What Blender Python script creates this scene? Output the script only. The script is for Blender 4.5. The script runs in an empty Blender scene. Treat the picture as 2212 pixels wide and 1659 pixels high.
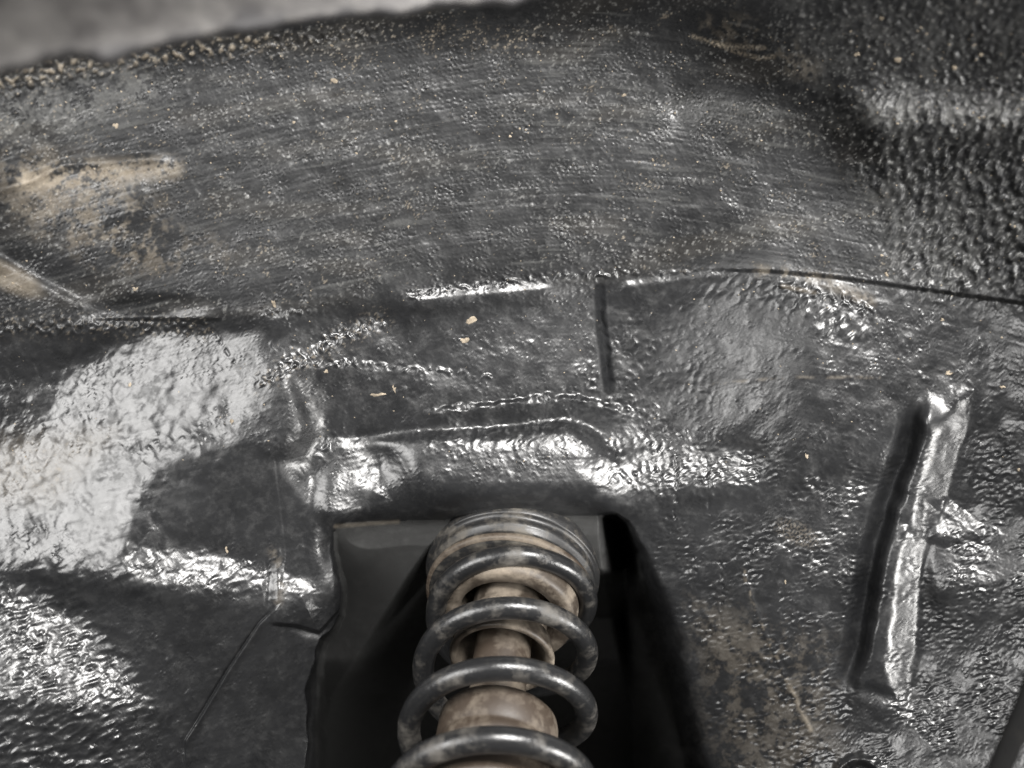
import bpy, bmesh, math
import numpy as np
from mathutils import Matrix, Vector

# ------------------------------------------------------------------ camera, world, lamps, exposure
scene = bpy.context.scene
col = scene.collection
PITCH = math.radians(90 + 20)
MC = Matrix.Translation((0, 0, 0.75)) @ Matrix.Rotation(PITCH, 4, 'X')   # body frame: x right, y up, -z into the wheel well

cam_d = bpy.data.cameras.new('camera')
cam = bpy.data.objects.new('camera', cam_d)
col.objects.link(cam)
cam.matrix_world = MC
cam_d.sensor_width = 36
F = 1770.0; CX, CY = 1106.0, 829.5             # focal length and centre of the photograph, in 2212 wide pixels
cam_d.lens = 36 * F / 2212
cam_d.clip_start = 0.01; cam_d.clip_end = 50
cam_d.dof.use_dof = True
cam_d.dof.focus_distance = 0.65
cam_d.dof.aperture_fstop = 3.0
scene.camera = cam

w = bpy.data.worlds.new('World'); scene.world = w
w.use_nodes = True
w.node_tree.nodes['Background'].inputs[0].default_value = (1.0, 0.98, 0.95, 1)
w.node_tree.nodes['Background'].inputs[1].default_value = 0.20

KEY = np.array([0.32, 0.42, 0.12]); LEFT = np.array([-0.62, 0.10, 0.02]); RIGHT = np.array([0.90, -0.42, -0.10])
def lamp(name, pos, aim, sx, sy, watts, colour):
    l = bpy.data.lights.new(name, 'AREA'); l.shape = 'RECTANGLE'; l.size = sx; l.size_y = sy
    l.energy = watts; l.color = colour
    l.use_nodes = True; nt = l.node_tree; em = nt.nodes['Emission']              # diffuser: bright in the middle, fading to its rim
    g = nt.nodes.new('ShaderNodeNewGeometry'); sub = nt.nodes.new('ShaderNodeVectorMath'); sub.operation = 'SUBTRACT'; sub.inputs[1].default_value = (0.5, 0.5, 0.0)
    ln = nt.nodes.new('ShaderNodeVectorMath'); ln.operation = 'LENGTH'
    mr = nt.nodes.new('ShaderNodeMapRange'); mr.interpolation_type = 'SMOOTHSTEP'
    mr.inputs['From Min'].default_value = 0.10; mr.inputs['From Max'].default_value = 0.62; mr.inputs['To Min'].default_value = 1.9; mr.inputs['To Max'].default_value = 0.02
    nt.links.new(g.outputs['Parametric'], sub.inputs[0]); nt.links.new(sub.outputs[0], ln.inputs[0]); nt.links.new(ln.outputs['Value'], mr.inputs['Value']); nt.links.new(mr.outputs[0], em.inputs['Strength'])
    o = bpy.data.objects.new(name, l); col.objects.link(o)
    p = Vector(pos); d = (Vector(aim) - p).normalized()
    o.matrix_world = MC @ (Matrix.Translation(p) @ d.to_track_quat('-Z', 'Y').to_matrix().to_4x4())
lamp('work_lamp', KEY, (0, -0.05, -0.6), 0.44, 0.40, 34, (1.0, 0.98, 0.955))
lamp('workshop_lamp', LEFT, (-0.25, -0.08, -0.5), 0.70, 0.75, 16, (1.0, 0.985, 0.965))
lamp('workshop_lamp', RIGHT, (0.3, -0.1, -0.55), 0.45, 0.45, 24, (1.0, 0.98, 0.95))

vs = scene.view_settings
vs.view_transform = 'Standard'; vs.look = 'None'; vs.exposure = 0.10; vs.gamma = 1.0; vs.use_curve_mapping = False
scene.cycles.use_denoising = True
scene.cycles.max_bounces = 6

# ------------------------------------------------------------------ small tools
rng = np.random.default_rng(7)
def ss(x):
    x = np.clip(x, 0, 1); return x * x * (3 - 2 * x)
def ray(u, v):
    return np.stack([(u - CX) / F, -(v - CY) / F, -np.ones_like(np.asarray(u, float))], -1)
def empty(name, base, label, cat, group=None):
    o = bpy.data.objects.new(name, None); col.objects.link(o)
    o.empty_display_size = 0.02
    o.matrix_world = MC @ Matrix.Translation(base)
    o['label'] = label; o['category'] = cat
    if group: o['group'] = group
    o['_b'] = list(base)
    return o
def mesh_np(name, V, Q, mat, root, attrs=None, label=None, kind=None, parent=None, smooth=True, nrm=None):
    """one mesh object from numpy vertices (body frame) and quads or triangles; child of root"""
    base = np.array(root['_b'])
    me = bpy.data.meshes.new(name)
    n, k = Q.shape
    me.vertices.add(len(V)); me.loops.add(n * k); me.polygons.add(n)
    me.vertices.foreach_set('co', (V - base).astype(np.float32).ravel())
    me.loops.foreach_set('vertex_index', Q.astype(np.int32).ravel())
    me.polygons.foreach_set('loop_start', (np.arange(n) * k).astype(np.int32))
    me.polygons.foreach_set('use_smooth', np.full(n, smooth))
    me.update(calc_edges=True)
    for a, val in (attrs or {}).items():
        at = me.attributes.new(a, 'FLOAT', 'POINT'); at.data.foreach_set('value', val.astype(np.float32).ravel())
    if nrm is not None: me.normals_split_custom_set_from_vertices(nrm)
    me.materials.append(mat)
    o = bpy.data.objects.new(name, me); col.objects.link(o)
    o.parent = parent or root
    if label: o['label'] = label
    if kind: o['kind'] = kind
    return o

# ------------------------------------------------------------------ materials
def nodes(name):
    m = bpy.data.materials.new(name); m.use_nodes = True
    nt = m.node_tree; b = nt.nodes['Principled BSDF']
    return m, nt, b
def N(nt, t, **kw):
    n = nt.nodes.new(t)
    for k, v in kw.items():
        if hasattr(n, k) and not k[0].isupper(): setattr(n, k, v)
        else: n.inputs[k].default_value = v
    return n
def noise(nt, scale, detail=4, rough=0.6, stretch=None, dist=0.0):
    tc = N(nt, 'ShaderNodeTexCoord'); src = tc.outputs['Object']
    if stretch:
        mp = N(nt, 'ShaderNodeMapping'); mp.inputs['Scale'].default_value = stretch
        nt.links.new(src, mp.inputs[0]); src = mp.outputs[0]
    n = N(nt, 'ShaderNodeTexNoise', Scale=scale, Detail=detail, Roughness=rough, Distortion=dist)
    nt.links.new(src, n.inputs['Vector']); return n.outputs['Fac']
def ramp(nt, fac, lo, hi, a=0.0, b=1.0):
    r = N(nt, 'ShaderNodeMapRange'); r.inputs['From Min'].default_value = lo; r.inputs['From Max'].default_value = hi
    r.inputs['To Min'].default_value = a; r.inputs['To Max'].default_value = b
    nt.links.new(fac, r.inputs['Value']); return r.outputs[0]
def mixc(nt, fac, a, b):
    m = N(nt, 'ShaderNodeMix', data_type='RGBA')
    if isinstance(fac, float): m.inputs[0].default_value = fac
    else: nt.links.new(fac, m.inputs[0])
    for s, c in ((6, a), (7, b)):
        if isinstance(c, tuple): m.inputs[s].default_value = c + (1,)
        else: nt.links.new(c, m.inputs[s])
    return m.outputs[2]
def mth(nt, op, a, b):
    m = N(nt, 'ShaderNodeMath', operation=op)
    for s, c in ((0, a), (1, b)):
        if isinstance(c, (int, float)): m.inputs[s].default_value = c
        else: nt.links.new(c, m.inputs[s])
    return m.outputs[0]
def attr(nt, name):
    return N(nt, 'ShaderNodeAttribute', attribute_name=name).outputs['Fac']
def bump(nt, b, h, strength, dist):
    n = N(nt, 'ShaderNodeBump', Strength=strength, Distance=dist)
    nt.links.new(h, n.inputs['Height']); nt.links.new(n.outputs[0], b.inputs['Normal'])

def make_undercoat():
    m, nt, b = nodes('rubber_undercoat')
    big = noise(nt, 14, 5, 0.65); fine = noise(nt, 420, 3, 0.6); mid = noise(nt, 90, 5, 0.7)
    c = mixc(nt, ramp(nt, big, 0.35, 0.7), (0.0055, 0.0057, 0.0062), (0.0125, 0.0128, 0.0135))
    c = mixc(nt, ramp(nt, mid, 0.52, 0.75, 0, 0.5), c, (0.028, 0.028, 0.028))
    c = mixc(nt, attr(nt, 'grey'), c, (0.13, 0.13, 0.125))
    tan = mixc(nt, ramp(nt, mid, 0.3, 0.7), (0.12, 0.097, 0.07), (0.28, 0.24, 0.185))
    c = mixc(nt, attr(nt, 'dust_sheen'), c, tan)
    nt.links.new(c, b.inputs['Base Color'])
    r = mth(nt, 'ADD', ramp(nt, mid, 0.3, 0.75, 0.26, 0.40), mth(nt, 'MULTIPLY', attr(nt, 'matte'), 0.30))
    r = mth(nt, 'ADD', r, mth(nt, 'MULTIPLY', attr(nt, 'dust_sheen'), 0.35))
    nt.links.new(r, b.inputs['Roughness'])
    nt.links.new(mth(nt, 'SUBTRACT', 0.55, mth(nt, 'MULTIPLY', attr(nt, 'matte'), 0.52)), b.inputs['Specular IOR Level'])
    bump(nt, b, mth(nt, 'ADD', fine, mth(nt, 'MULTIPLY', mid, 1.5)), 0.10, 0.0005)
    return m
M_UC = make_undercoat()

def make_fender():
    m, nt, b = nodes('dusty_fender_paint')
    big = noise(nt, 55, 6, 0.68, (1, 2.2, 1)); mid = noise(nt, 150, 4, 0.6)
    c = mixc(nt, ramp(nt, big, 0.3, 0.72), (0.028, 0.026, 0.026), (0.11, 0.105, 0.101))
    c = mixc(nt, ramp(nt, mid, 0.55, 0.8, 0, 0.5), c, (0.14, 0.133, 0.122))
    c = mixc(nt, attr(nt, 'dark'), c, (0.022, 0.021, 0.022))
    nt.links.new(c, b.inputs['Base Color']); b.inputs['Roughness'].default_value = 0.6
    bump(nt, b, big, 0.3, 0.002)
    return m
M_FENDER = make_fender()

def make_metal(name, dark, dust_col, amount, rough=0.34, scale=60, metallic=0.0):
    m, nt, b = nodes(name)
    n1 = noise(nt, scale, 6, 0.7); n2 = noise(nt, scale * 6, 3, 0.6); n3 = noise(nt, scale * 0.4, 3, 0.5)
    f = mth(nt, 'ADD', mth(nt, 'MULTIPLY', n1, 0.6), mth(nt, 'MULTIPLY', n3, 0.4))
    k = ramp(nt, f, 0.62 - amount * 0.4, 0.80 - amount * 0.4)
    c = mixc(nt, k, dark, dust_col)
    c = mixc(nt, ramp(nt, n2, 0.55, 0.75, 0, 0.35), c, tuple(0.5 * (x + y) for x, y in zip(dark, dust_col)))
    nt.links.new(c, b.inputs['Base Color'])
    nt.links.new(mth(nt, 'ADD', rough, mth(nt, 'MULTIPLY', k, 0.45)), b.inputs['Roughness'])
    b.inputs['Metallic'].default_value = metallic
    bump(nt, b, mth(nt, 'ADD', n1, mth(nt, 'MULTIPLY', n2, 0.4)), 0.25, 0.0008)
    return m
M_SPRING = make_metal('spring_paint', (0.008, 0.0082, 0.0087), (0.06, 0.055, 0.048), 0.30, 0.28, 70)
M_SPRING.node_tree.nodes['Bump'].inputs['Strength'].default_value = 0.5
M_TAN = make_metal('dusty_rubber', (0.03, 0.023, 0.017), (0.175, 0.146, 0.113), 0.46, 0.5, 45)
M_BROWN = make_metal('rusty_damper', (0.028, 0.020, 0.014), (0.115, 0.094, 0.07), 0.38, 0.5, 45)
M_BLACK = make_metal('black_rubber', (0.009, 0.009, 0.0093), (0.085, 0.075, 0.06), 0.32, 0.42, 45)
M_HOSE = make_metal('hose_rubber', (0.006, 0.006, 0.006), (0.012, 0.011, 0.01), 0.1, 0.75, 60)
M_HOSE.node_tree.nodes['Principled BSDF'].inputs['Specular IOR Level'].default_value = 0.0
M_MUD = make_metal('dried_mud', (0.09, 0.073, 0.052), (0.22, 0.185, 0.14), 0.5, 0.75, 300)

# ------------------------------------------------------------------ coil spring axis (needed by the pocket too)
AX = np.array([0.0968, 0.5517, -0.8284]); E1 = np.array([0.98497, -0.17274, 0.0]); E2 = np.array([0.1431, 0.8159, 0.5601])
C0 = np.array([-0.0096, -0.2481, -0.6000]); RS, RW, PT = 0.0647, 0.0084, 0.0539
S_TOP = 0.146                                   # where the upper seat meets the pocket roof

# ------------------------------------------------------------------ the sheet metal: one relief, cut into its panels
ST = 2.3
us = np.arange(-260, 2475, ST); vv = np.arange(-260, 1925, ST)
U, V = np.meshgrid(us, vv); H, W = U.shape

def dist(pts):
    pts = np.array(pts, float); out = np.full(U.shape, 1e9)
    for (x0, y0), (x1, y1) in zip(pts[:-1], pts[1:]):
        dx, dy = x1 - x0, y1 - y0; L = dx * dx + dy * dy + 1e-9
        t = np.clip(((U - x0) * dx + (V - y0) * dy) / L, 0, 1)
        out = np.minimum(out, (U - x0 - t * dx) ** 2 + (V - y0 - t * dy) ** 2)
    return np.sqrt(out)
def stroke(pts, r, blur):
    return 1 - ss((dist(pts) - r) / max(blur, 1e-3) + 0.5)
def inside(pts):
    c = np.zeros(U.shape, bool); n = len(pts)
    for i in range(n):
        x0, y0 = pts[i]; x1, y1 = pts[(i + 1) % n]
        if y0 == y1: continue
        c ^= ((V < y0) != (V < y1)) & (U < (x1 - x0) * (V - y0) / (y1 - y0) + x0)
    return c
def poly(pts, blur):
    d = dist(list(pts) + [pts[0]]); d = np.where(inside(pts), -d, d)
    return 1 - ss(d / blur + 0.5)
def ell(x, y, a, b, blur, ang=0):
    c, s = math.cos(math.radians(ang)), math.sin(math.radians(ang))
    X = (U - x) * c + (V - y) * s; Y = -(U - x) * s + (V - y) * c
    return 1 - ss((np.sqrt((X / a) ** 2 + (Y / b) ** 2) - 1) / blur + 0.5)
def line_v(pts):
    p = np.array(pts, float); return V - np.interp(U, p[:, 0], p[:, 1])
def line_u(pts):
    p = np.array(pts, float); return U - np.interp(V, p[:, 1], p[:, 0])
def win(x, a, b, soft):
    return ss((x - a) / soft + 0.5) * (1 - ss((x - b) / soft + 0.5))

fy = np.fft.fftfreq(H)[:, None]; fx = np.fft.rfftfreq(W)[None, :]
def band(lam, width=0.35, stretch=1.0, ang=0.0):
    """band-passed noise: wavelength lam (in photo pixels), stretched along ang degrees"""
    c, s = math.cos(math.radians(ang)), math.sin(math.radians(ang))
    a = (fx * c + fy * s) * stretch; b = (-fx * s + fy * c)
    k = np.sqrt(a * a + b * b) * lam / ST + 1e-9
    g = np.exp(-(np.log(k) / width) ** 2 / 2)
    n = np.fft.irfft2(np.fft.rfft2(rng.standard_normal((H, W))) * g, s=(H, W))
    return n / n.std()
def low(n, sig):
    g = np.exp(-2 * (math.pi * sig / ST) ** 2 * (fx * fx + fy * fy))
    return np.fft.irfft2(np.fft.rfft2(n) * g, s=(H, W))

# broad shape of the wheel well, metres from the lens plane
CP = np.array([(-260, -260, .34), (500, -260, .38), (1100, -260, .40), (1700, -260, .38), (2470, -260, .33),
    (0, 0, .395), (1100, 0, .475), (2212, 0, .41), (0, 300, .46), (600, 300, .535), (1100, 300, .56), (1700, 300, .535), (2212, 300, .47),
    (0, 620, .515), (500, 620, .565), (1100, 600, .60), (1700, 600, .585), (2212, 640, .51), (-260, 700, .47), (2470, 700, .45),
    (0, 1000, .535), (400, 900, .562), (800, 900, .605), (1250, 900, .61), (1700, 900, .59), (2212, 1000, .52),
    (0, 1300, .52), (350, 1300, .55), (680, 1250, .61), (1450, 1200, .61), (1700, 1250, .575), (2212, 1300, .52),
    (-260, 1300, .485), (2470, 1300, .46), (0, 1660, .505), (350, 1660, .55), (660, 1660, .63), (1560, 1660, .61), (1750, 1660, .56), (2212, 1660, .50),
    (-260, 1920, .46), (500, 1920, .52), (1700, 1920, .54), (2470, 1920, .44)], float)
def tps(cp, X, Y):
    P = cp[:, :2] / 1000; n = len(P)
    def k(r2): return r2 * np.log(r2 + 1e-9)
    A = k(((P[:, None] - P[None]) ** 2).sum(-1)) + 3e-4 * np.eye(n)
    B = np.c_[np.ones(n), P]
    M = np.block([[A, B], [B.T, np.zeros((3, 3))]])
    c = np.linalg.solve(M, np.r_[cp[:, 2], 0, 0, 0])
    out = c[n] + c[n + 1] * X / 1000 + c[n + 2] * Y / 1000
    for i in range(n):
        out = out + c[i] * k((X / 1000 - P[i, 0]) ** 2 + (Y / 1000 - P[i, 1]) ** 2)
    return out
cs = 8
CP[:, 2] *= 1.09
def roof_at(u, v):
    r = ray(u, v); return ((C0 + S_TOP * AX) @ AX) / np.maximum(r @ AX, 0.15)
CP = np.vstack([CP] + [(x, y, float(roof_at(np.float64(x), np.float64(y))) - .004) for x, y in ((740, 1122), (920, 1122), (1100, 1118), (1300, 1114))])
Dc = tps(CP, U[::cs, ::cs], V[::cs, ::cs])
def upsample(A):
    xi = np.clip(np.arange(W) / cs, 0, A.shape[1] - 1.001); yi = np.clip(np.arange(H) / cs, 0, A.shape[0] - 1.001)
    x0 = xi.astype(int); y0 = yi.astype(int); fx_ = xi - x0; fy_ = (yi - y0)[:, None]
    a = A[y0][:, x0] * (1 - fx_) + A[y0][:, x0 + 1] * fx_
    b = A[y0 + 1][:, x0] * (1 - fx_) + A[y0 + 1][:, x0 + 1] * fx_
    return a * (1 - fy_) + b * fy_
D = upsample(Dc)
D = low(D, 20)

# --- pressed steps, ledges, grooves (metres towards the viewer)
h = np.zeros_like(D)
SEAM = [(-260, 700), (200, 690), (460, 690), (640, 690), (800, 655), (900, 628), (1000, 612), (1190, 598), (1280, 594), (1500, 582), (1650, 585), (1800, 598), (1900, 612), (2212, 655), (2475, 700)]
s_seam = line_v(SEAM)
lip = win(U, 1560, 2600, 200)
h += 0.0030 * (1 - ss(s_seam / 10 + 0.5)) * np.exp(np.minimum(s_seam, 0) / 130) * lip
h += 0.004 * (1 - ss(s_seam / 9 + 0.5)) * np.exp(np.minimum(s_seam, 0) / 90) * win(U, 220, 470, 60)
# sealant beads under the seam
h += 0.0018 * np.exp(-(line_v([(880, 650), (1000, 636), (1190, 622)]) / 14) ** 2) * win(U, 900, 1188, 30)
h += 0.0018 * np.exp(-(line_v([(1335, 620), (1450, 608), (1560, 592)]) / 12) ** 2) * win(U, 1345, 1555, 22)
lump = np.maximum(band(25, .35) + .15, 0) ** .8
def rope(pts, ht, wd):
    global h
    h += 0.55 * ht * np.exp(-(dist(pts) / wd) ** 2) * lump
rope([(890, 640), (960, 622), (1080, 608), (1200, 600), (1290, 598)], .0016, 11)
rope([(1290, 596), (1380, 588), (1500, 587)], .0012, 8)
rope([(560, 830), (640, 782), (700, 742), (820, 692)], .0013, 14)
rope([(640, 786), (760, 784), (860, 794), (980, 806), (1060, 812)], .0012, 9)
rope([(570, 672), (660, 672)], .0018, 12)
rope([(690, 978), (720, 946)], .0018, 10)
rope([(900, 945), (1100, 934), (1225, 918), (1290, 945), (1335, 985)], .0014, 12)
rope([(1240, 860), (1330, 882), (1400, 896)], .0012, 9)
rope([(0, 705), (250, 702), (440, 700)], .0022, 16)
rope([(1690, 615), (1800, 640), (1880, 670)], .0020, 14)
rope([(0, 190), (160, 150), (300, 128), (560, 92), (800, 70)], .0018, 20)
# vertical joint in the tower face
j = line_u([(1296, 600), (1298, 680), (1306, 750), (1316, 830), (1330, 880)])
h -= 0.0040 * np.exp(-((j + 2.5 * band(50, .5)) / 10) ** 2) * win(V, 640, 835, 120) * (.75 + .25 * ss(band(40, .5) * .5 + .5))
h += 0.001 * ss(j / 60 + 0.5) * win(V, 560, 900, 80) * win(U, 1200, 1700, 260)
# small ledge
l1 = line_v([(900, 890), (935, 886), (1200, 858), (1240, 858), (1330, 880), (1420, 898)])
h += 0.0045 * ss((l1 + 2 * band(40, .5)) / 20 + 0.5) * np.exp(-np.maximum(l1, 0) / 55) * win(U, 938, 1350, 70)
# rolled beam above the strut pocket
bt = line_v([(660, 990), (720, 955), (900, 940), (1100, 930), (1220, 915), (1290, 945), (1345, 1000), (1420, 1060)])
tb = np.clip(bt / np.maximum(bt - line_v([(660, 1128), (1345, 1114)]), 20), 0, 1)
h += low(0.023 * np.sqrt(np.clip(1 - (1.15 * tb - 0.55) ** 2 / 0.36, 0, 1)) * win(U, 735, 1320, 150) * (bt > 0), 9)
# knob where the beam meets the tower on the left
h += 0.006 * ell(752, 1030, 50, 80, 1.4, 12)
# bulge
h += 0.020 * poly([(310, 1000), (430, 945), (590, 985), (690, 1120), (735, 1290), (690, 1370), (560, 1350), (420, 1330), (250, 1250)], 190)
h += 0.006 * (1 - ss(line_v([(560, 1345), (640, 1352), (690, 1366), (740, 1310)]) / 9 + 0.5)) * win(U, 590, 735, 30) * win(V, 1180, 1420, 120)
sm = line_u([(620, 1290), (560, 1345), (490, 1450), (430, 1550), (400, 1600)])
h -= 0.0022 * np.exp(-(sm / 3.6) ** 2) * win(V, 1335, 1570, 60)
h += 0.004 * ss(sm / 6 + 0.5) * np.exp(-np.maximum(sm, 0) / 120) * win(V, 1330, 1640, 90)
vj = line_u([(595, 990), (610, 1110), (620, 1200), (600, 1320)])
h -= 0.0003 * np.exp(-(vj / 3.5) ** 2) * win(V, 1000, 1330, 60)
# fold and hollow at the front of the arch
fo = line_v([(-260, 470), (0, 400), (60, 385), (135, 350), (200, 345), (325, 336), (420, 350)])
f2 = line_v([(-260, 500), (0, 560), (70, 600), (150, 640), (260, 690)])
h += low(0.011 * ss(fo / 16 + 0.5) * np.exp(-np.maximum(fo, 0) / 110) * win(U, -400, 350, 110) + 0.008 * ss(f2 / 30 + 0.5) * np.exp(-np.maximum(f2, 0) / 90) * win(U, -400, 200, 140) - 0.007 * ell(320, 668, 120, 24, 0.9, -4), 6)
# ridge along the rear of the arch
rr = line_v([(1700, 190), (1850, 235), (2000, 245), (2212, 255), (2475, 270)])
h += 0.011 * np.exp(-np.abs(rr / 42) ** 1.6) * win(U, 1840, 2600, 120)
# hairline seams and cracks
def crack(pts, depth, wd):
    global h
    h -= 0.4 * depth * np.exp(-(dist(pts) / wd) ** 2) * ss(band(30, .5) * .7 + .6)
crack([(1460, 985), (1462, 1060), (1458, 1120)], .0030, 4)
crack([(1528, 990), (1532, 1120)], .0012, 4)
crack([(1556, 1215), (1562, 1270), (1556, 1350)], .0022, 4)
crack([(1500, 1205), (1560, 1215), (1640, 1180)], .0015, 4)
crack([(462, 700), (480, 745), (510, 790)], .0020, 4)
h += 0.0006 * np.exp(-(dist([(1606, 1232), (1640, 1340), (1690, 1450), (1751, 1577)]) / 5) ** 2)
h += 0.0035 * np.exp(-((np.hypot(U - 1856, V - 1692) - 52) / 11) ** 2)
h -= 0.004 * (1 - ss((np.hypot(U - 1856, V - 1692) - 36) / 14))
# channel rib pressed on the side panel: steep on the left, sloping on the right
BL = [(1990, 850), (1978, 950), (1932, 1080), (1898, 1200), (1880, 1290), (1862, 1400), (1846, 1462), (1840, 1480)]
BR = [(2112, 850), (2098, 900), (2066, 985), (2040, 1090), (2004, 1170), (1990, 1240), (1980, 1357), (1966, 1470), (1958, 1530)]
bl = line_u(BL) + 2 * band(90, .5); brr = line_u(BR) + 2 * band(80, .5)
bv_ = ss((V - 0.30 * (U - 1900) - 850) / 90 + .5) * (1 - ss((V - 0.30 * (U - 1900) - 1492) / 26 + .5))
bw = np.maximum(bl - brr, 30)
h += low(0.014 * ss(bl / 30 + 0.35) * np.clip(1 - (brr + 54) / 54, 0, 1) * bv_ - 0.013 * np.exp(-((bl + 12) / 15) ** 2) * win(V, 900, 1450, 90), 8)
h += 0.0022 * np.exp(-((U - 1957) ** 2 + (V - 1147) ** 2) / 13 ** 2)
TAB = [(2010, 1090), (2040, 1085), (2075, 1112), (2112, 1138), (2116, 1158), (2085, 1162), (2040, 1168), (2010, 1160)]
h += 0.005 * poly(TAB, 36)
D1 = D - h

# --- lean of the panels: where the photograph shows them mirror a lamp they face half-way to it
R = ray(U, V)
def grad_ln(d):
    l = np.log(d); return np.gradient(l, axis=1), np.gradient(l, axis=0)
Ds = np.exp(low(np.log(D1), 5.0))
gx0, gy0 = grad_ln(Ds)
Pp = R * Ds[..., None]
def half(Lp):
    L = Lp - Pp; L /= np.linalg.norm(L, axis=-1, keepdims=True)
    Vw = -Pp / np.linalg.norm(Pp, axis=-1, keepdims=True)
    n = L + Vw; return n / np.linalg.norm(n, axis=-1, keepdims=True)
def to_grad(n):
    nr = (n * R).sum(-1)
    return -n[..., 0] / nr * ST / F, n[..., 1] / nr * ST / F
GK = to_grad(half(KEY)); GL = to_grad(half(LEFT))
def facing(x, y):
    n = np.empty(R.shape); n[..., 0] = x; n[..., 1] = y; n[..., 2] = 1
    return to_grad(n)
GR = to_grad(half(RIGHT))
GD = facing(0.05, -0.12)                        # leaning down and away from the lamps
tx = gx0.copy(); ty = gy0.copy(); wt = np.full(D.shape, 0.02)
vary = 0.72 + 0.28 * ss(band(170, .5) * .45 + .55)
def lean(mask, amount, g, hold=1.0):
    global tx, ty, wt
    m = mask * amount * vary if g is GL else mask * amount
    wt = np.maximum(wt * (1 - mask), mask * hold)
    tx = tx + (g[0] - tx) * m; ty = ty + (g[1] - ty) * m
# arch
lean(poly([(-300, 180), (500, 110), (1450, 60), (1750, 330), (1700, 560), (900, 590), (420, 640), (100, 500)], 160), 0.8, facing(0.0, -0.06), 0.3)
lean(stroke([(1470, 230), (1570, 235), (1660, 250)], 20, 34), 0.85, GL)
lean(stroke([(60, 372), (200, 362), (350, 362)], 14, 30), 0.6, GK)
lean(stroke([(150, 400), (260, 420)], 40, 60), 0.5, GL)
lean(stroke([(10, 590), (60, 610)], 22, 30), 0.7, GL)
lean(stroke([(60, 640), (200, 668)], 20, 40), 0.4, GL)
# tower
lean(stroke([(900, 640), (1180, 618)], 16, 20), 0.8, GK)
lean(stroke([(1350, 616), (1540, 597)], 12, 16), 0.9, GK)
lean(ell(1590, 740, 230, 160, 2.3, 10), 1.0, GL, .9)
lean(ell(1540, 890, 170, 80, 2.0, 0), 0.9, GL, .8)
lean(poly([(1760, 600), (2000, 640), (1960, 900), (1780, 960)], 120), 0.7, facing(-0.2, -0.05), 0.3)
lean(poly([(640, 800), (930, 810), (930, 940), (690, 960)], 110), 0.8, facing(0, -0.05), 0.3)
lean(poly([(900, 680), (1280, 660), (1290, 840), (900, 860)], 40), 0.6, facing(0, 0.0), 0.3)
lean(stroke([(600, 805), (640, 782), (700, 742), (820, 692)], 7, 12), 0.9, GK)
lean(stroke([(650, 786), (860, 794), (980, 806)], 5, 8), 1.0, GK)
lean(stroke([(945, 876), (1200, 856), (1300, 870)], 4, 8), 0.8, GK)
lean(stroke([(570, 670), (600, 676)], 8, 10), 0.9, GK)
# bulge and front lower panel
lean(poly([(110, 830), (330, 730), (560, 740), (640, 930), (420, 945), (250, 1000), (60, 1090)], 70), 0.95, GL)
lean(poly([(-300, 960), (140, 960), (420, 950), (310, 1010), (320, 1130), (480, 1200), (450, 1270), (230, 1230), (120, 1220), (-300, 1260)], 100), 0.97, GL)
lean(stroke([(290, 1225), (400, 1235), (460, 1225)], 34, 40), 1.0, GK)
lean(poly([(320, 1015), (430, 960), (600, 1000), (690, 1120), (700, 1260), (480, 1190), (430, 1170), (330, 1190), (290, 1080)], 30), 1.0, facing(0.28, -0.16), 0.3)
lean(poly([(180, 1270), (330, 1300), (560, 1330), (690, 1400), (680, 1900), (330, 1900), (320, 1500), (250, 1400)], 50), 1.0, facing(0.32, -0.22), 0.3)
lean(poly([(-300, 1270), (60, 1260), (170, 1320), (240, 1420), (290, 1500), (200, 1530), (-300, 1500)], 80), 0.95, GK)
lean(poly([(-300, 1520), (300, 1530), (300, 1900), (-300, 1900)], 80), 0.5, facing(0.1, -0.05), 0.3)
lean(poly([(90, 830), (120, 880), (40, 960), (-300, 1000), (-300, 830)], 60), 0.9, facing(0.3, -0.2), 0.4)
lean(stroke([(300, 1130), (250, 1250), (120, 1300)], 20, 60), .6, facing(.3, -.1), .2)
# rear lower panel
lean(stroke([(1900, 252), (2212, 262), (2475, 270)], 14, 30), 0.8, GK)
lean(poly([(1500, 1120), (1900, 1050), (1830, 1650), (1520, 1640), (1420, 1300)], 120), 0.5, facing(-0.12, -0.02), 0.3)
lean(poly([(2020, 1100), (2212, 1130), (2300, 1290), (2030, 1250)], 70), 0.5, GK)
lean(stroke([(1430, 1244), (1470, 1240)], 5, 8), 1.0, GK)
def half_res(a):
    a = a[:H // 2 * 2, :W // 2 * 2]; return (a[::2, ::2] + a[1::2, ::2] + a[::2, 1::2] + a[1::2, 1::2]) / 4
# beam
lean(poly([(900, 985), (1230, 955), (1325, 1010), (1300, 1050), (1050, 1055), (900, 1045)], 40), 0.62, GK)
lean(stroke([(775, 985), (755, 1030), (735, 1080)], 34, 30), 1.0, GK)
lean(stroke([(740, 1080), (800, 1085)], 14, 30), .9, GK)
lean(stroke([(1330, 1045), (1420, 1010), (1590, 1000)], 36, 46), 0.95, GK)
lean(stroke([(684, 978), (716, 950)], 10, 14), 0.9, GK)
lean(stroke([(714, 1185), (716, 1250)], 9, 14), 0.9, GK)
lean(stroke([(650, 1368), (690, 1374)], 9, 12), 0.9, GK)
lean(stroke([(2078, 880), (2046, 975), (2016, 1080), (1980, 1165), (1966, 1240), (1956, 1357), (1942, 1475)], 20, 16), 0.9, GR)
lean(ell(1957, 1147, 15, 15, .5), 1.0, GK)
lean(poly(TAB, 30), 1.0, GK)
lean(poly([(1850, 1462), (1946, 1500), (1950, 1522), (1850, 1490)], 16), .9, GK)
cx_, cy_, wh = 2 * half_res(tx - gx0), 2 * half_res(ty - gy0), half_res(wt)
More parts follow.
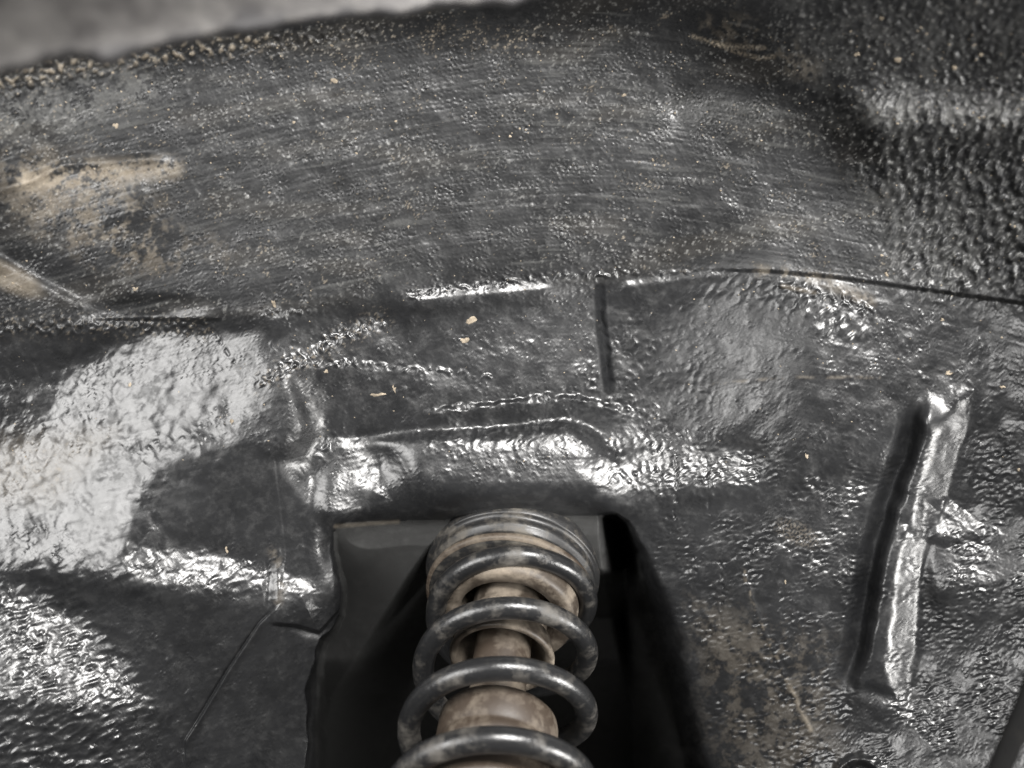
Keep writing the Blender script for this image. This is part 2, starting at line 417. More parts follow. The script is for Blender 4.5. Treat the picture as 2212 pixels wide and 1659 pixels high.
def poisson(gx, gy):
    d = np.zeros_like(gx)
    d[:, :-1] += gx[:, :-1]; d[:, 1:] -= gx[:, :-1]; d[:-1] += gy[:-1]; d[1:] -= gy[:-1]
    e = np.block([[d, d[:, ::-1]], [d[::-1], d[::-1, ::-1]]])
    Fh = np.fft.rfft2(e)
    ky = 2 * np.cos(2 * math.pi * np.fft.fftfreq(e.shape[0]))[:, None] - 2
    kx = 2 * np.cos(2 * math.pi * np.fft.rfftfreq(e.shape[1]))[None, :] - 2
    den = kx + ky - SCR
    return np.fft.irfft2(Fh / den, s=e.shape)[:gx.shape[0], :gx.shape[1]]
def solve(gx, gy, wq, n, init=None):
    phi = init
    for it in range(n):
        if phi is None: px, py = gx, gy
        else:
            qx = np.zeros_like(phi); qy = np.zeros_like(phi)
            qx[:, :-1] = np.diff(phi, axis=1); qy[:-1] = np.diff(phi, axis=0)
            px = wq * gx + (1 - wq) * qx; py = wq * gy + (1 - wq) * qy
        phi = poisson(px, py)
    return phi
def half_any(a):
    a = a[:a.shape[0] // 2 * 2, :a.shape[1] // 2 * 2]; return (a[::2, ::2] + a[1::2, ::2] + a[::2, 1::2] + a[1::2, 1::2]) / 4
SCR = 2e-5
q4 = [half_any(half_any(a)) for a in (cx_, cy_, wh)]
SCR = 16 * 2e-5
g4x, g4y, w4 = 4 * q4[0], 4 * q4[1], q4[2]
phi = None; ax_, ay_ = g4x, g4y
for rnd in range(3):                                # push again where the panels still lean too little
    phi = solve(ax_, ay_, w4, 110, phi)
    ex = np.zeros_like(phi); ey = np.zeros_like(phi)
    ex[:, :-1] = np.diff(phi, axis=1); ey[:-1] = np.diff(phi, axis=0)
    if rnd < 2: ax_ = ax_ + 0.9 * w4 ** 2 * (g4x - ex); ay_ = ay_ + 0.9 * w4 ** 2 * (g4y - ey)
SCR = 2e-5
def up_to(a, shp, k):
    yi = np.clip((np.arange(shp[0]) - (k - 1) / 2) / k, 0, a.shape[0] - 1.001); xi = np.clip((np.arange(shp[1]) - (k - 1) / 2) / k, 0, a.shape[1] - 1.001)
    y0 = yi.astype(int); x0 = xi.astype(int); fx_ = xi - x0; fy_ = (yi - y0)[:, None]
    r0 = a[y0][:, x0] * (1 - fx_) + a[y0][:, x0 + 1] * fx_; r1 = a[y0 + 1][:, x0] * (1 - fx_) + a[y0 + 1][:, x0 + 1] * fx_
    return r0 * (1 - fy_) + r1 * fy_
phi = solve(up_to(ax_, cx_.shape, 4) / 4 + cx_ - up_to(g4x, cx_.shape, 4) / 4, up_to(ay_, cx_.shape, 4) / 4 + cy_ - up_to(g4y, cx_.shape, 4) / 4, wh, 14, up_to(phi, cx_.shape, 4))
phi = low(up_to(phi, D.shape, 2), 8.0)
D2 = D1 * np.exp(phi)
ie = int((1120 + 260) / ST); ja, jb = int((760 + 260) / ST), int((1310 + 260) / ST)
edge = roof_at(us, np.full(us.shape, 1120.0))
jc, jd = int((880 + 260) / ST), int((1290 + 260) / ST)
q_ = edge[jc:jd] / D2[ie, jc:jd]; D2 *= np.percentile(q_, 85)
res = edge - D2[ie]; res[:ja] = res[ja]; res[jb:] = res[jb]
res = np.convolve(np.pad(res, 30, 'edge'), np.hanning(61) / np.hanning(61).sum(), 'valid')

# --- the sprayed-on coating: pebbles, ripples, runs
peb = band(21, .30); peb = np.maximum(peb, -0.2) ** 1.5 if False else np.where(peb > 0, peb, peb * 0.35)
sm_ = band(11, .3, 0.8, 90); sm_ = np.where(sm_ > 0.9, sm_ - 0.7, 0) * 1.6
rip = band(24, .34, 1.9, -55); rip = np.where(rip > 0, rip, rip * .4)
rip2 = band(22, .36, 2.0, -24); rip2 = np.where(rip2 > 0, rip2, rip2 * .5)
fine = band(8, .4); wav = band(70, .4); streak = 0.5 * band(10, .4, 16, 0) + 0.6 * band(26, .5, 14, 0) + 0.6 * band(80, .5, 6, 0)
dx_ = us - 1250
shift = (0.00036 * dx_ ** 2 / (1 + np.abs(dx_) / 900) / ST).astype(int)
streak = np.take_along_axis(streak, (np.arange(H)[:, None] - shift[None]) % H, 0)
spk = rng.random((H, W)) > 0.9990
spk = low(spk * rng.uniform(.3, 1, (H, W)), 2.6); spk /= spk.max()
arch = poly([(-400, -400), (1600, -400), (1720, 160), (1900, 340), (1950, 610), (1500, 575), (860, 620), (480, 690), (-400, 690)], 90)
rear = poly([(1560, -400), (2600, -400), (2600, 690), (1960, 620), (1850, 380), (1700, 150)], 120)
lower_l = poly([(-400, 1180), (250, 1200), (620, 1180), (700, 1400), (690, 2000), (-400, 2000)], 120)
lower_r = poly([(1380, 1000), (2600, 900), (2600, 2000), (1400, 2000)], 120)
a_peb = 0.06 + 0.20 * ss(band(150, .5) * .5 + .5)
a_peb = a_peb + 0.55 * rear + 0.25 * stroke([(480, 915), (280, 975), (120, 1100), (60, 1180)], 26, 40) + 0.55 * stroke([(560, 830), (640, 782), (700, 742), (820, 692)], 14, 30)
a_peb = a_peb + 0.50 * stroke([(0, 700), (250, 710), (430, 712)], 16, 30) + 0.45 * stroke([(0, 180), (300, 125), (550, 95)], 30, 40)
a_peb = a_peb + 0.45 * stroke([(1350, 1050), (1430, 1010), (1600, 1010)], 60, 70) + 0.25 * stroke([(900, 950), (1230, 935)], 30, 40)
a_peb = a_peb + 0.30 * ell(1420, 800, 130, 180, .8)
smooth = np.clip(ell(350, 880, 120, 55, .7, -12) + ell(170, 1050, 130, 60, .6, -20) + ell(230, 1130, 80, 70, .6) + poly([(320, 1015), (430, 960), (600, 1000), (690, 1120), (640, 1140), (430, 1170), (350, 1190)], 40)
    + ell(1180, 1090, 220, 40, .8) + poly([(700, 1120), (1360, 1110), (1400, 1300), (700, 1300)], 40) + .5 * ell(1590, 740, 200, 150, 1.2) + poly([(1480, 510), (1700, 530), (1700, 575), (1500, 575)], 30), 0, 1)
a_peb = a_peb * (1 - 0.85 * smooth)
patch = ss(wav * 0.5 + 0.5)
hm = 0.00036 * a_peb * peb * (0.6 + 0.8 * patch)
hm += 0.00075 * rip * rear * win(V, 230, 700, 120) + 0.0003 * rip * rear
hm += 0.00030 * rip2 * lower_l * (1 - smooth) * (1 - .75 * poly([(180, 1270), (560, 1310), (690, 1380), (680, 1900), (330, 1900), (320, 1500)], 90)) * (0.55 + .45 * poly([(-400, 1230), (260, 1260), (420, 1600), (-400, 2000)], 150)) + 0.00022 * band(15, .45, 2.0, -8) * lower_r * (1 - smooth) * ss(band(170, .5) * .5 + .55)
hm += 0.00045 * rip * stroke([(1560, 610), (1700, 640), (1850, 720)], 30, 60) + 0.00012 * rip * stroke([(40, 900), (200, 800), (330, 880), (120, 960)], 60, 90)
hm += 0.00022 * sm_ * (0.35 + 0.65 * arch) * (1 - smooth) * (0.4 + 1.2 * ss(band(120, .5) * .5 + .4))
hm += 0.00002 * fine * (1 - 0.6 * smooth) + 0.00009 * streak * (0.4 + 0.6 * arch)
hm += 0.00075 * spk * (0.5 + 0.6 * arch) * (1 - .6 * lower_l)
hm += 0.00018 * band(55, .5) * poly([(-400, 720), (300, 720), (560, 900), (300, 1300), (-400, 1300)], 150)
hm += 0.00022 * band(100, .5) * (1 - smooth * .8)
hm *= 1 - .5 * low(((bl > -30) & (brr < 12) & (bv_ > .3)) * 1.0, 8)
D3 = D2 - hm
nzw = band(130, .6)
# --- the strut pocket: its roof is square to the strut, then it falls away, shaped to stay dark along the spring's shadow
roof = ((C0 + S_TOP * AX) @ AX) / np.maximum((R @ AX), 0.15)
fall = (1 - (1 - ss((V - 1228) / 110)) * ss((U - 1050) / 100)) * ss(line_u([(1000, 1100), (900, 1240), (735, 1500), (680, 1700)]) / 170 + .12) * 0.55 + ss((V - 1420) / 300) * 0.5
fall = fall + ss((line_u([(1285, 1110), (1300, 1240), (1350, 1500), (1400, 1700)])) / 90) * 0.35
Dp = roof + fall - 0.5 * hm - (res[None, :] + .003) * np.exp(-(np.maximum(V - 1120, 0) / 170) ** 2)
POCKET = [(722, 1150), (730, 1136), (750, 1128), (900, 1124), (1300, 1113), (1330, 1116), (1350, 1132), (1376, 1190), (1400, 1300), (1436, 1450), (1480, 1660), (1530, 1960), (678, 1960), (684, 1440), (700, 1385), (738, 1330), (742, 1285), (722, 1190)]
dp = dist(POCKET + [POCKET[0]]); dp = np.where(inside(POCKET), -dp, dp) + 2.5 * nzw * ss((V - 1130) / 60)
rs_ = ss((U - 1320) / 60)
soft = 16 + 190 * rs_ * ss((V - 1090) / 260) + 30 * (1 - ss((U - 690) / 90)) * ss((V - 1380) / 150)
mk = 1 - ss(dp / soft + 0.5)
D4 = D2 - hm * (1 - mk) + (np.maximum(Dp, D3) - D2) * (mk * (1 - rs_) + mk ** 3.5 * rs_)
P = R * D4[..., None]

# --- colour and finish of the coating: rubbed grey tops, tan dirt, matte wear, painted sheen
kk = np.sqrt(fx * fx + fy * fy) / ST
nz = np.fft.irfft2(np.fft.rfft2(rng.standard_normal((H, W))) * (kk + 1 / 160) ** -1.25 * np.exp(-(kk * 5) ** 2), s=(H, W)); nz = (nz - nz.mean()) / nz.std()
nz2 = band(160, .6, 4, -4); nb = band(9, .45)
top = ss((peb * 0.7 + sm_ * 0.6 + nb * 0.5 - 0.9) / 1.2)
dust_sheen = np.zeros_like(D); grey = np.zeros_like(D)
grey += 0.55 * top * arch * ss(nz2 * .5 + .35) + 0.17 * arch * ss(streak * .5 - .4) + 0.02 * ss(nz * .5)
grey += 0.45 * top * rear + 0.10 * rear * ss(nz * .5 + .5) + 0.18 * stroke([(1470, 230), (1660, 250)], 26, 40) * ss(nb * .5 + .6) + 0.30 * stroke([(1860, 245), (2230, 262)], 26, 40) * ss(nz * .4 + .6)  # the two strokes paint a sheen patch and the lit ridge in grey
grey += 0.17 * inside(POCKET)
grey += 0.22 * poly([(-200, 180), (300, 120), (420, 200), (140, 290), (-200, 330)], 80) * ss(nz * .6 + .5)  # lit band below the fender, painted in as paler grey
dust_sheen += 1.0 * ss((lump - .5) * 1.2) * stroke([(0, 175), (160, 140), (300, 120), (560, 88)], 18, 30) + 0.75 * top * (stroke([(0, 190), (300, 130), (560, 95), (900, 75), (1150, 80)], 28, 50)) * ss(nz * .7 + .6)
dust_sheen += 0.75 * stroke([(60, 392), (190, 372), (370, 362)], 20, 40) * ss(nz * .5 + .7) + 0.45 * ell(170, 440, 190, 90, .9, 22) * ss(nz * .5 + .55) + .28 * ell(330, 540, 150, 50, 1.) * ss(nz * .5 + .4)
dust_sheen += 0.7 * ell(20, 600, 70, 26, .9, 25)
dust_sheen += 0.5 * top * stroke([(0, 700), (430, 708)], 26, 40) + 0.6 * top * stroke([(560, 830), (640, 785), (820, 690)], 24, 40)
dust_sheen += 0.9 * (stroke([(1496, 78), (1540, 92), (1590, 100), (1650, 104)], 4, 10) + stroke([(1540, 92), (1590, 112), (1640, 126), (1672, 122)], 4, 9)) * ss(nb * .4 + .6) + 0.35 * stroke([(1540, 55), (1660, 80), (1740, 150)], 24, 50) * ss(nz * .6 + .3)
dust_sheen += 0.5 * poly([(1700, -200), (2300, -200), (2100, 40), (1780, 50)], 80) * ss(nz - .1) * top
dust_sheen += 0.55 * stroke([(1606, 1232), (1640, 1340), (1690, 1450), (1751, 1577)], 4, 10) * ss(nz * .6 + .5)
dust_sheen += 0.45 * stroke([(1640, 585), (1760, 600), (1880, 650)], 10, 26) * ss(nz * .7 + .3) + 0.4 * stroke([(1690, 618), (1760, 632)], 4, 8)
dust_sheen += 0.18 * poly([(-200, 960), (250, 930), (120, 1080), (-200, 1100)], 80) + .3 * top * poly([(-200, 960), (250, 930), (120, 1080), (-200, 1100)], 80)  # warm pale reflection on the left panel, painted in as a tan tint
dust_sheen += 0.22 * poly([(1500, 1300), (1780, 1380), (1820, 1700), (1560, 1700)], 120) * ss(nz * .6 + .4) + .35 * ell(1722, 1152, 50, 22, .8, 25) * ss(nb + .2)
dust_sheen += 0.5 * stroke([(725, 1137), (800, 1131), (860, 1127)], 4, 7) + .3 * stroke([(590, 1190), (612, 1240), (600, 1300)], 8, 22) * ss(nz + .2)
dust_sheen += 0.05 * arch * ss(nz2 * .7 - .2) + 0.6 * ss((nz + nb * .8 - 3.0) / .5) * arch
dust_sheen += 0.35 * stroke([(1480, 835), (1700, 815), (1900, 815)], 3, 6) * ss(nz * .5 + .4)
matte = np.clip(arch * (0.22 + .40 * ss(streak * .5 + .5)) + 0.4 * rear + 0.25 * ss(nz - .6), 0, 1) * (1 - .8 * stroke([(1470, 230), (1570, 235), (1660, 250)], 24, 40))
matte = np.clip(matte + 1.0 * stroke([(1296, 625), (1298, 680), (1306, 750), (1316, 840)], 15, 12) + .9 * win(bl, -48, 6, 10) * win(V, 880, 1480, 40)
    + .8 * stroke([(590, 1310), (560, 1345), (490, 1450), (430, 1560)], 6, 8) + .7 * ss(band(26, .5) * .9 + .3) * (stroke([(930, 886), (1200, 858), (1400, 895)], 16, 10) + stroke([(880, 945), (1100, 932), (1225, 916), (1300, 945)], 14, 10))
    , 0, 1)
dust_sheen = np.clip(0.5 * dust_sheen, 0, 1); grey = np.clip(grey, 0, 1)

# --- cut into panels
lab = np.full(U.shape, 5)
lab[:] = np.where(U < 760, 3, 5)
lab[inside([(480, 700), (640, 690), (1000, 612), (1280, 594), (1500, 582), (1900, 612), (1950, 960), (1640, 1080), (1400, 1060), (1300, 930), (700, 950), (620, 830)])] = 2
lab[inside([(690, 950), (1220, 905), (1300, 930), (1400, 1060), (1350, 1112), (900, 1124), (715, 1130), (690, 1000)])] = 6
lab[(s_seam < 0)] = 0
lab[(s_seam < 0) & inside([(1480, -400), (2600, -400), (2600, 800), (1990, 640), (1960, 540), (1900, 330), (1680, 130), (1480, -100)])] = 1
lab[mk > 0.5] = 4
lab[stroke([(905, 642), (1000, 632), (1185, 618)], 14, 2) > .5] = 8
lab[stroke([(1348, 614), (1450, 606), (1550, 594)], 11, 2) > .5] = 9
lab[inside(TAB)] = 10
lab[(bl > -2) & (brr < 2) & (bv_ > .5)] = 7
lab[np.hypot(U - 1957, V - 1147) < 17] = 11
NAMES = {0: ('arch_panel', 'dark arch panel with rubbed grey streaks and tan dirt'), 1: ('corner_panel', 'coarsely pebbled black corner of the arch'),
    2: ('tower_panel', 'strut tower face with ledges, sealant beads and a vertical joint'), 3: ('bulge_panel', 'glossy black bulging panel with a hairline seam'),
    4: ('strut_pocket', 'dark pocket around the coil spring'), 5: ('side_panel', 'rippled black side panel with a pale scratch'), 6: ('beam', 'glossy rolled black beam above the spring'), 7: ('channel_bracket', 'slanting black channel rib with a shiny edge'),
    8: ('sealant_bead', 'glossy black sealant bead left of the vertical joint'), 9: ('sealant_bead', 'glossy black sealant bead right of the vertical joint'), 10: ('tab', None), 11: ('rivet', None)}
idx = np.arange(H * W).reshape(H, W)
quads = np.stack([idx[1:, :-1], idx[1:, 1:], idx[:-1, 1:], idx[:-1, :-1]], -1).reshape(-1, 4)
ql = lab[:-1, :-1].ravel()
NR = np.cross(np.gradient(P, axis=1), -np.gradient(P, axis=0)); NR = (NR / np.linalg.norm(NR, axis=-1, keepdims=True)).reshape(-1, 3)
Pf = P.reshape(-1, 3); at_all = dict(dust_sheen=dust_sheen.ravel(), grey=grey.ravel(), matte=matte.ravel())
well = empty('wheel_well', (0.0, 0.0, -0.60), 'black undercoated sheet metal of a wheel well around a coil spring', 'wheel well')
for k, (nm, lb) in NAMES.items():
    q = quads[ql == k]
    used, inv = np.unique(q.ravel(), return_inverse=True)
    o_ = mesh_np(nm, Pf[used], inv.reshape(-1, 4), M_UC, well, {a: b[used] for a, b in at_all.items()}, lb, nrm=NR[used], parent=bracket_o if k > 9 else None)
    if k == 7: bracket_o = o_

def surf(u, v):
    i = int(round((v + 260) / ST)); j_ = int(round((u + 260) / ST))
    i = min(max(i, 3), H - 4); j_ = min(max(j_, 3), W - 4)
    p = P[i, j_]; n = np.cross(P[i, j_ + 3] - P[i, j_ - 3], P[i - 3, j_] - P[i + 3, j_])
    return p, n / np.linalg.norm(n)

low_D = np.exp(low(np.log(D4), 5))
def bil(A, x, y):
    xi = (x + 260) / ST; yi = (y + 260) / ST; i = int(yi); j_ = int(xi); fy_ = yi - i; fx_ = xi - j_
    return (A[i, j_] * (1 - fx_) + A[i, j_ + 1] * fx_) * (1 - fy_) + (A[i + 1, j_] * (1 - fx_) + A[i + 1, j_ + 1] * fx_) * fy_
# ------------------------------------------------------------------ pads, flecks
def patch_disc(name, pts, rise, root, parent=None, mat=None, label=None):
    """low rounded pad lying on the sheet metal, outline given on the panel"""
    pts = np.array(pts, float); c = pts.mean(0); n = len(pts)
    rings = [(1.06, -0.25), (1.0, 0.25), (0.85, 0.75), (0.55, 1.0)]
    V_ = []
    for s, z in rings:
        for p in pts:
            q = c + (p - c) * s; V_.append(ray(*q) * (bil(low_D, *q) - rise * z))
    V_.append(ray(*c) * (bil(low_D, *c) - rise * 1.05))
    V_ = np.array(V_); T = []
    for r_ in range(3):
        for i in range(n):
            a, b = r_ * n + i, r_ * n + (i + 1) % n; T += [(a, a + n, b), (b, a + n, b + n)]
    T += [(3 * n + (i + 1) % n, 3 * n + i, 4 * n) for i in range(n)]
    z = np.zeros(len(V_))
    return mesh_np(name, V_, np.array(T)[:, ::-1], mat or M_UC, root, dict(dust_sheen=z, grey=z, matte=z), label, parent=parent)
def circ(x, y, a, b, n=14, jit=.08, ang=0, seed=0):
    g = np.random.default_rng(seed); c, s = math.cos(math.radians(ang)), math.sin(math.radians(ang))
    out = []
    for i in range(n):
        th = 2 * math.pi * i / n; k = 1 + g.normal(0, jit)
        X, Y = a * k * math.cos(th), -b * k * math.sin(th); out.append((x + X * c - Y * s, y + X * s + Y * c))
    return out
# ------------------------------------------------------------------ mud flecks and grit on the panels
mud = [(1020, 692, 17, 13), (1004, 735, 15, 9), (818, 852, 24, 6), (850, 838, 6, 12), (704, 803, 9, 6), (722, 174, 13, 8), (292, 624, 8, 7), (1348, 205, 8, 6), (1410, 344, 5, 6), (1905, 40, 9, 7), (2120, 118, 9, 6), (1850, 118, 10, 6),
       (1938, 130, 14, 8), (2050, 806, 10, 8), (2165, 835, 8, 6), (1915, 592, 6, 8), (2062, 148, 9, 8), (882, 490, 5, 8), (592, 655, 7, 10), (2200, 1015, 6, 6), (1696, 1258, 4, 7), (1742, 986, 6, 8), (2036, 690, 7, 6), (280, 830, 6, 8), (500, 910, 6, 10), (250, 270, 9, 8), (490, 1188, 6, 9)]
mud_mesh = []
for q_, (x, y, a, b) in enumerate(mud):
    patch_disc('mud_fleck', circ(x, y, a * .6, b * .6, 11, .3, -8, q_), .0006, well, None, M_MUD)
V_, T_ = [], []
for q_ in range(900):
    x = rng.uniform(-40, 2250); y = rng.choice([rng.uniform(60, 700), rng.uniform(60, 1000), rng.uniform(40, 300)])
    if rng.random() < 0.55 and not (U[0, 0] > 0): pass
    p, n = surf(x, y); r_ = rng.uniform(.0004, .0011) * (1.5 if rng.random() < .06 else 1)
    t1 = np.cross(n, [0.3, 1, 0.1]); t1 /= np.linalg.norm(t1); t2 = np.cross(n, t1)
    b0 = len(V_); k = 5
    for i in range(k):
        a = 2 * math.pi * i / k + rng.uniform(-.3, .3); rr_ = r_ * rng.uniform(.7, 1.2)
        V_.append(p + (t1 * math.cos(a) + t2 * math.sin(a) * .8) * rr_ - n * .0002)
    V_.append(p + n * r_ * .5)
    T_ += [(b0 + i, b0 + (i + 1) % k, b0 + k) for i in range(k)]
mesh_np('grit', np.array(V_), np.array(T_), M_MUD, well, kind='stuff')

# ------------------------------------------------------------------ workshop floor below the car, out of view, added to block light from below
def floor():
    m, nt, b = nodes('dark_concrete')
    n = noise(nt, 3, 6, 0.6)
    nt.links.new(mixc(nt, n, (0.03, 0.03, 0.03), (0.07, 0.068, 0.065)), b.inputs['Base Color']); b.inputs['Roughness'].default_value = 0.8
    me = bpy.data.meshes.new('floor'); me.from_pydata([(-20, -20, 0), (20, -20, 0), (20, 20, 0), (-20, 20, 0)], [], [(0, 1, 2, 3)])
    me.materials.append(m); o = bpy.data.objects.new('floor', me); col.objects.link(o); o['kind'] = 'structure'
floor()

# ------------------------------------------------------------------ fender lip above, close to the lens
fen = empty('fender', (-0.1, 0.16, -0.36), 'pale grey dusty fender lip along the top of the arch', 'fender')
fb = np.array([(-420, 250), (-200, 205), (0, 158), (60, 136), (110, 118), (165, 112), (210, 116), (250, 116), (350, 99), (450, 75), (600, 50), (750, 36), (900, 16), (1000, 6), (1100, -8), (1200, -22), (1500, -75), (1700, -120)], float)
fu = np.linspace(-420, 1650, 300)
g = np.random.default_rng(5)
def rn(n, k, seed):
    x = np.random.default_rng(seed).standard_normal(n + 4 * k); x = np.convolve(x, np.hanning(2 * k), 'same')[2 * k:2 * k + n]; return x / x.std()
fs = np.interp(fu, fb[:, 0], fb[:, 1]); fs = np.convolve(np.pad(fs, 25, 'edge'), np.hanning(51) / np.hanning(51).sum(), 'valid')
fv = np.interp(fu, fb[:, 0], fb[:, 1]) + 2.0 * rn(300, 6, 2) + 5 * rn(300, 16, 4)
fd = np.interp(fu, [-420, 0, 600, 1100, 1650], [.28, .315, .375, .42, .43]) - .012
fd = np.convolve(np.pad(fd, 40, 'edge'), np.hanning(81) / np.hanning(81).sum(), 'valid')
prof = [(8, .030), (6, .022), (2, .012), (0, .006), (1, .002), (-5, 0.0), (-14, -.001), (-30, -.003), (-60, -.008), (-110, -.017), (-180, -.03), (-300, -.055), (-420, -.08)]
Vf, dk = [], []
n1, n2, n3 = rn(300, 9, 11), rn(300, 20, 12), rn(300, 5, 13)
for i, u in enumerate(fu):
    for jx, (dv_, dz) in enumerate(prof):
        Vf.append(ray(u, fs[i] + (fv[i] - fs[i]) * math.exp(min(dv_, 0) / 22) + dv_) * (fd[i] + dz + .0001 * n1[i] * math.sin(jx * 1.3 + n2[i])))
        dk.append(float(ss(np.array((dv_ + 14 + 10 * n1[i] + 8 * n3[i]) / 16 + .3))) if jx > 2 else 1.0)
m = len(prof); id_ = np.arange(300 * m).reshape(300, m)
Q = np.stack([id_[:-1, :-1], id_[1:, :-1], id_[1:, 1:], id_[:-1, 1:]], -1).reshape(-1, 4)
mesh_np('lip', np.array(Vf), Q, M_FENDER, fen, dict(dark=np.array(dk)))

# ------------------------------------------------------------------ coilover strut
strut = empty('coilover_strut', tuple(C0 - 0.16 * AX), 'coilover strut with black coil spring and tan dusty damper', 'strut')
def axis_pt(s, r, th):
    return C0 + s * AX + r * (math.cos(th) * E1 + math.sin(th) * E2)
def lathe(name, profile, mat, n=96, label=None, parent=None, wob=0.0, seed=0):
    """profile: list of (radius, distance along the strut axis)"""
    gg = np.random.default_rng(seed)
    th = np.linspace(0, 2 * math.pi, n, endpoint=False)
    V_ = []
    for r, s in profile:
        wv = 1 + wob * np.sin(th * 3 + gg.uniform(0, 6)) + wob * .6 * np.sin(th * 7 + gg.uniform(0, 6))
        V_.append(C0 + s * AX + (r * wv)[:, None] * (np.cos(th)[:, None] * E1 + np.sin(th)[:, None] * E2))
    V_ = np.concatenate(V_); m = len(profile)
    id_ = np.arange(n * m).reshape(m, n); nx = np.roll(id_, -1, 1)
    Q = np.stack([id_[:-1], nx[:-1], nx[1:], id_[1:]], -1).reshape(-1, 4)
    return mesh_np(name, V_ - np.array([.004, 0, 0]) * (profile[0][1] > .08), Q, mat, strut, None, label, parent=parent)
def s_for(r, vtarget):
    """axis position at which a ring of radius r shows its upper front edge at photo row vtarget"""
    lo, hi = -.3, .3
    th = np.linspace(0, math.pi, 181)
    for _ in range(50):
        mid = (lo + hi) / 2
        p = C0 + mid * AX + r * (np.cos(th)[:, None] * E1 + np.sin(th)[:, None] * E2)
        v = (CY - F * p[:, 1] / -p[:, 2]).min()
        if v > vtarget: lo = mid
        else: hi = mid
    return (lo + hi) / 2
# spring wire
def spring():
    t = np.arange(-3.2 * 2 * math.pi, 2.62 * 2 * math.pi, 2 * math.pi / 84)    # turns upwards, right-front-left is downwards
    V_ = []; k = 20
    ph = np.linspace(0, 2 * math.pi, k, endpoint=False)
    r0 = np.interp(t / (2 * math.pi), [-3, 2.0, 2.4, 2.62], [RS, RS - .0016, RS - .003, RS - .003])
    pit = PT * np.interp(t / (2 * math.pi), [-4, 2.15, 2.62], [-4, 2.15, 2.40])
    for i, a in enumerate(t):
        th = math.pi / 2 - a
        rad = math.cos(th) * E1 + math.sin(th) * E2
        c = C0 + pit[i] * AX + r0[i] * rad
        rw = RW * min(1, (t[-1] - a) / .12 + .25) ** .5
        V_.append(c + rw * (np.cos(ph)[:, None] * rad + np.sin(ph)[:, None] * AX))
    V_ = np.concatenate(V_); n = len(t)
    id_ = np.arange(n * k).reshape(n, k); nx = np.roll(id_, -1, 1)
    Q = np.stack([id_[:-1], nx[:-1], nx[1:], id_[1:]], -1).reshape(-1, 4)[:, ::-1]
    return mesh_np('coil_spring', V_, Q, M_SPRING, strut, None, 'black painted coil spring')
spring()
sb = s_for(.0700, 1157)
lathe('upper_seat', [(.0765, S_TOP + .05), (.0765, S_TOP + .004), (.0765, S_TOP - .002), (.0752, S_TOP - .0035), (.0730, S_TOP - .0030), (.0725, sb + .016), (.0735, sb + .013), (.0725, sb + .010), (.0690, sb + .008), (.0690, sb + .004), (.0712, sb + .003), (.0712, sb - .002), (.0690, sb - .004), (.058, sb - .004), (.050, sb - .003)], M_BLACK, 128, 'black ribbed upper spring seat', wob=.004, seed=2)
lathe('seat_band', [(.0713, sb + .0022), (.0722, sb + .0012), (.0722, sb - .0022), (.0712, sb - .0034), (.0690, sb - .0042)], M_BROWN, 128, wob=.002, seed=3)
sc = s_for(.0560, 1232)
lathe('isolator_cup', [(.0600, sb), (.0585, sc + .010), (.0575, sc + .004), (.0560, sc + .0005), (.0530, sc - .0008), (.0470, sc), (.0415, sc + .0015), (.0400, sc + .004), (.0395, sc + .012), (.039, sc + .05)], M_TAN, 128, 'tan dusty rubber cup inside the top coil', wob=.004, seed=4)
sd_ = s_for(.0415, 1346)
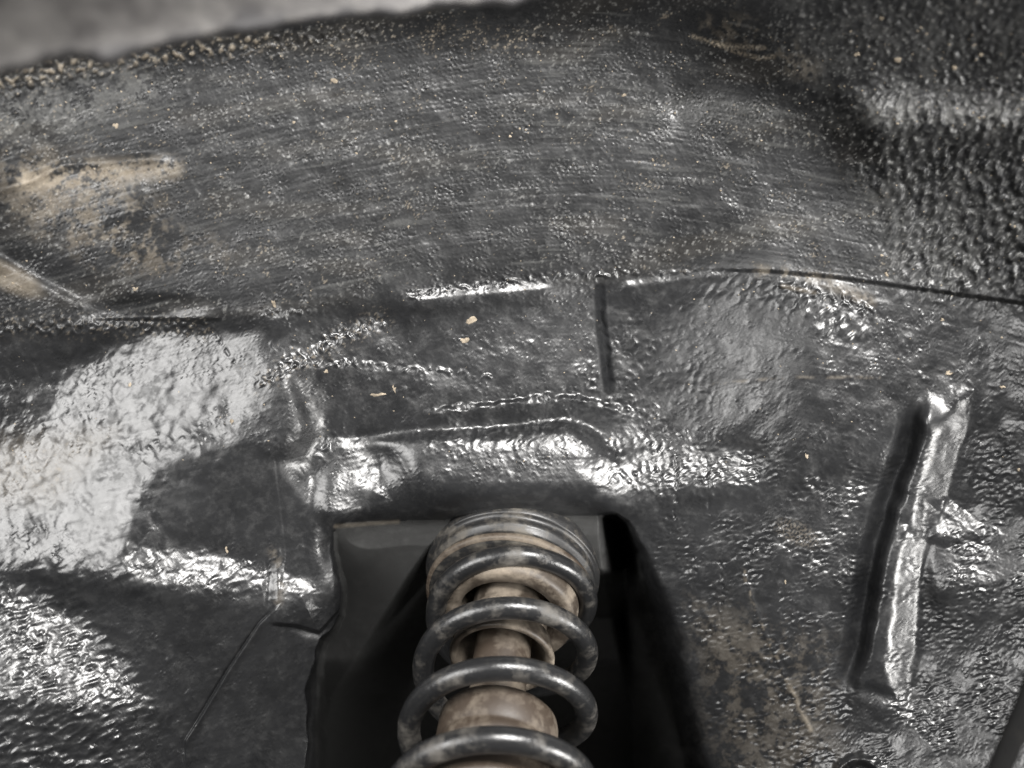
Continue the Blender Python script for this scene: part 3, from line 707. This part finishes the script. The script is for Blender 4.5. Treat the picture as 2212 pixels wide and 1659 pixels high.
lathe('bump_stop', [(.0300, sc + .03), (.0300, sd_ + .040), (.0335, sd_ + .036), (.0335, sd_ + .026), (.0300, sd_ + .022), (.0385, sd_ + .016), (.0405, sd_ + .006), (.0418, sd_ + .002), (.0415, sd_ - .001), (.0395, sd_ - .0018), (.0368, sd_ - .0008), (.0355, sd_ + .003), (.0345, sd_ + .018), (.021, sd_ + .022)], M_TAN, 128, 'pale dusty bump stop ring', wob=.003, seed=5)
lathe('damper_rod', [(.0225, sd_ + .03), (.0225, sd_ - .016), (.0215, sd_ - .020), (.0215, sd_ - .10)], M_BROWN, 64)
se = s_for(.0430, 1478)
lathe('damper_body', [(.018, se + .001), (.034, se + .002), (.0405, se + .0015), (.0428, se - .001), (.0436, se - .005), (.0436, se - .022), (.0428, se - .0235), (.0430, se - .026), (.0440, se - .0275), (.0440, se - .034), (.0430, se - .0355), (.0425, se - .038), (.0437, se - .040), (.0437, se - .058), (.0465, se - .060), (.0465, se - .066), (.0437, se - .068), (.0437, se - .2)], M_BROWN, 128, 'brown rusty damper body with ridges', wob=.0015, seed=6)

# ------------------------------------------------------------------ hose crossing the lower right corner, close to the lens
hose = empty('brake_hose', tuple(ray(2190, 1560) * .40), 'thin black brake hose crossing the lower right corner', 'hose')
hp = np.array([ray(2330, 1210) * .44, ray(2262, 1400) * .425, ray(2215, 1530) * .41, ray(2160, 1660) * .395, ray(2090, 1830) * .38, ray(2020, 2020) * .37])
tt = np.linspace(0, len(hp) - 1, 60)
pc = np.stack([np.interp(tt, range(len(hp)), hp[:, i]) for i in range(3)], -1)
for _ in range(6): pc[1:-1] = (pc[:-2] + 2 * pc[1:-1] + pc[2:]) / 4
V_ = []
for i in range(60):
    d = pc[min(i + 1, 59)] - pc[max(i - 1, 0)]; d /= np.linalg.norm(d)
    a = np.cross(d, [0, 0, 1]); a /= np.linalg.norm(a); b = np.cross(d, a)
    ph = np.linspace(0, 2 * math.pi, 18, endpoint=False)
    V_.append(pc[i] + .0052 * (np.cos(ph)[:, None] * a + np.sin(ph)[:, None] * b))
id_ = np.arange(60 * 18).reshape(60, 18); nx = np.roll(id_, -1, 1)
mesh_np('sleeve', np.concatenate(V_), np.stack([id_[:-1], nx[:-1], nx[1:], id_[1:]], -1).reshape(-1, 4), M_HOSE, hose)

for o in bpy.data.objects:
    if '_b' in o: del o['_b']
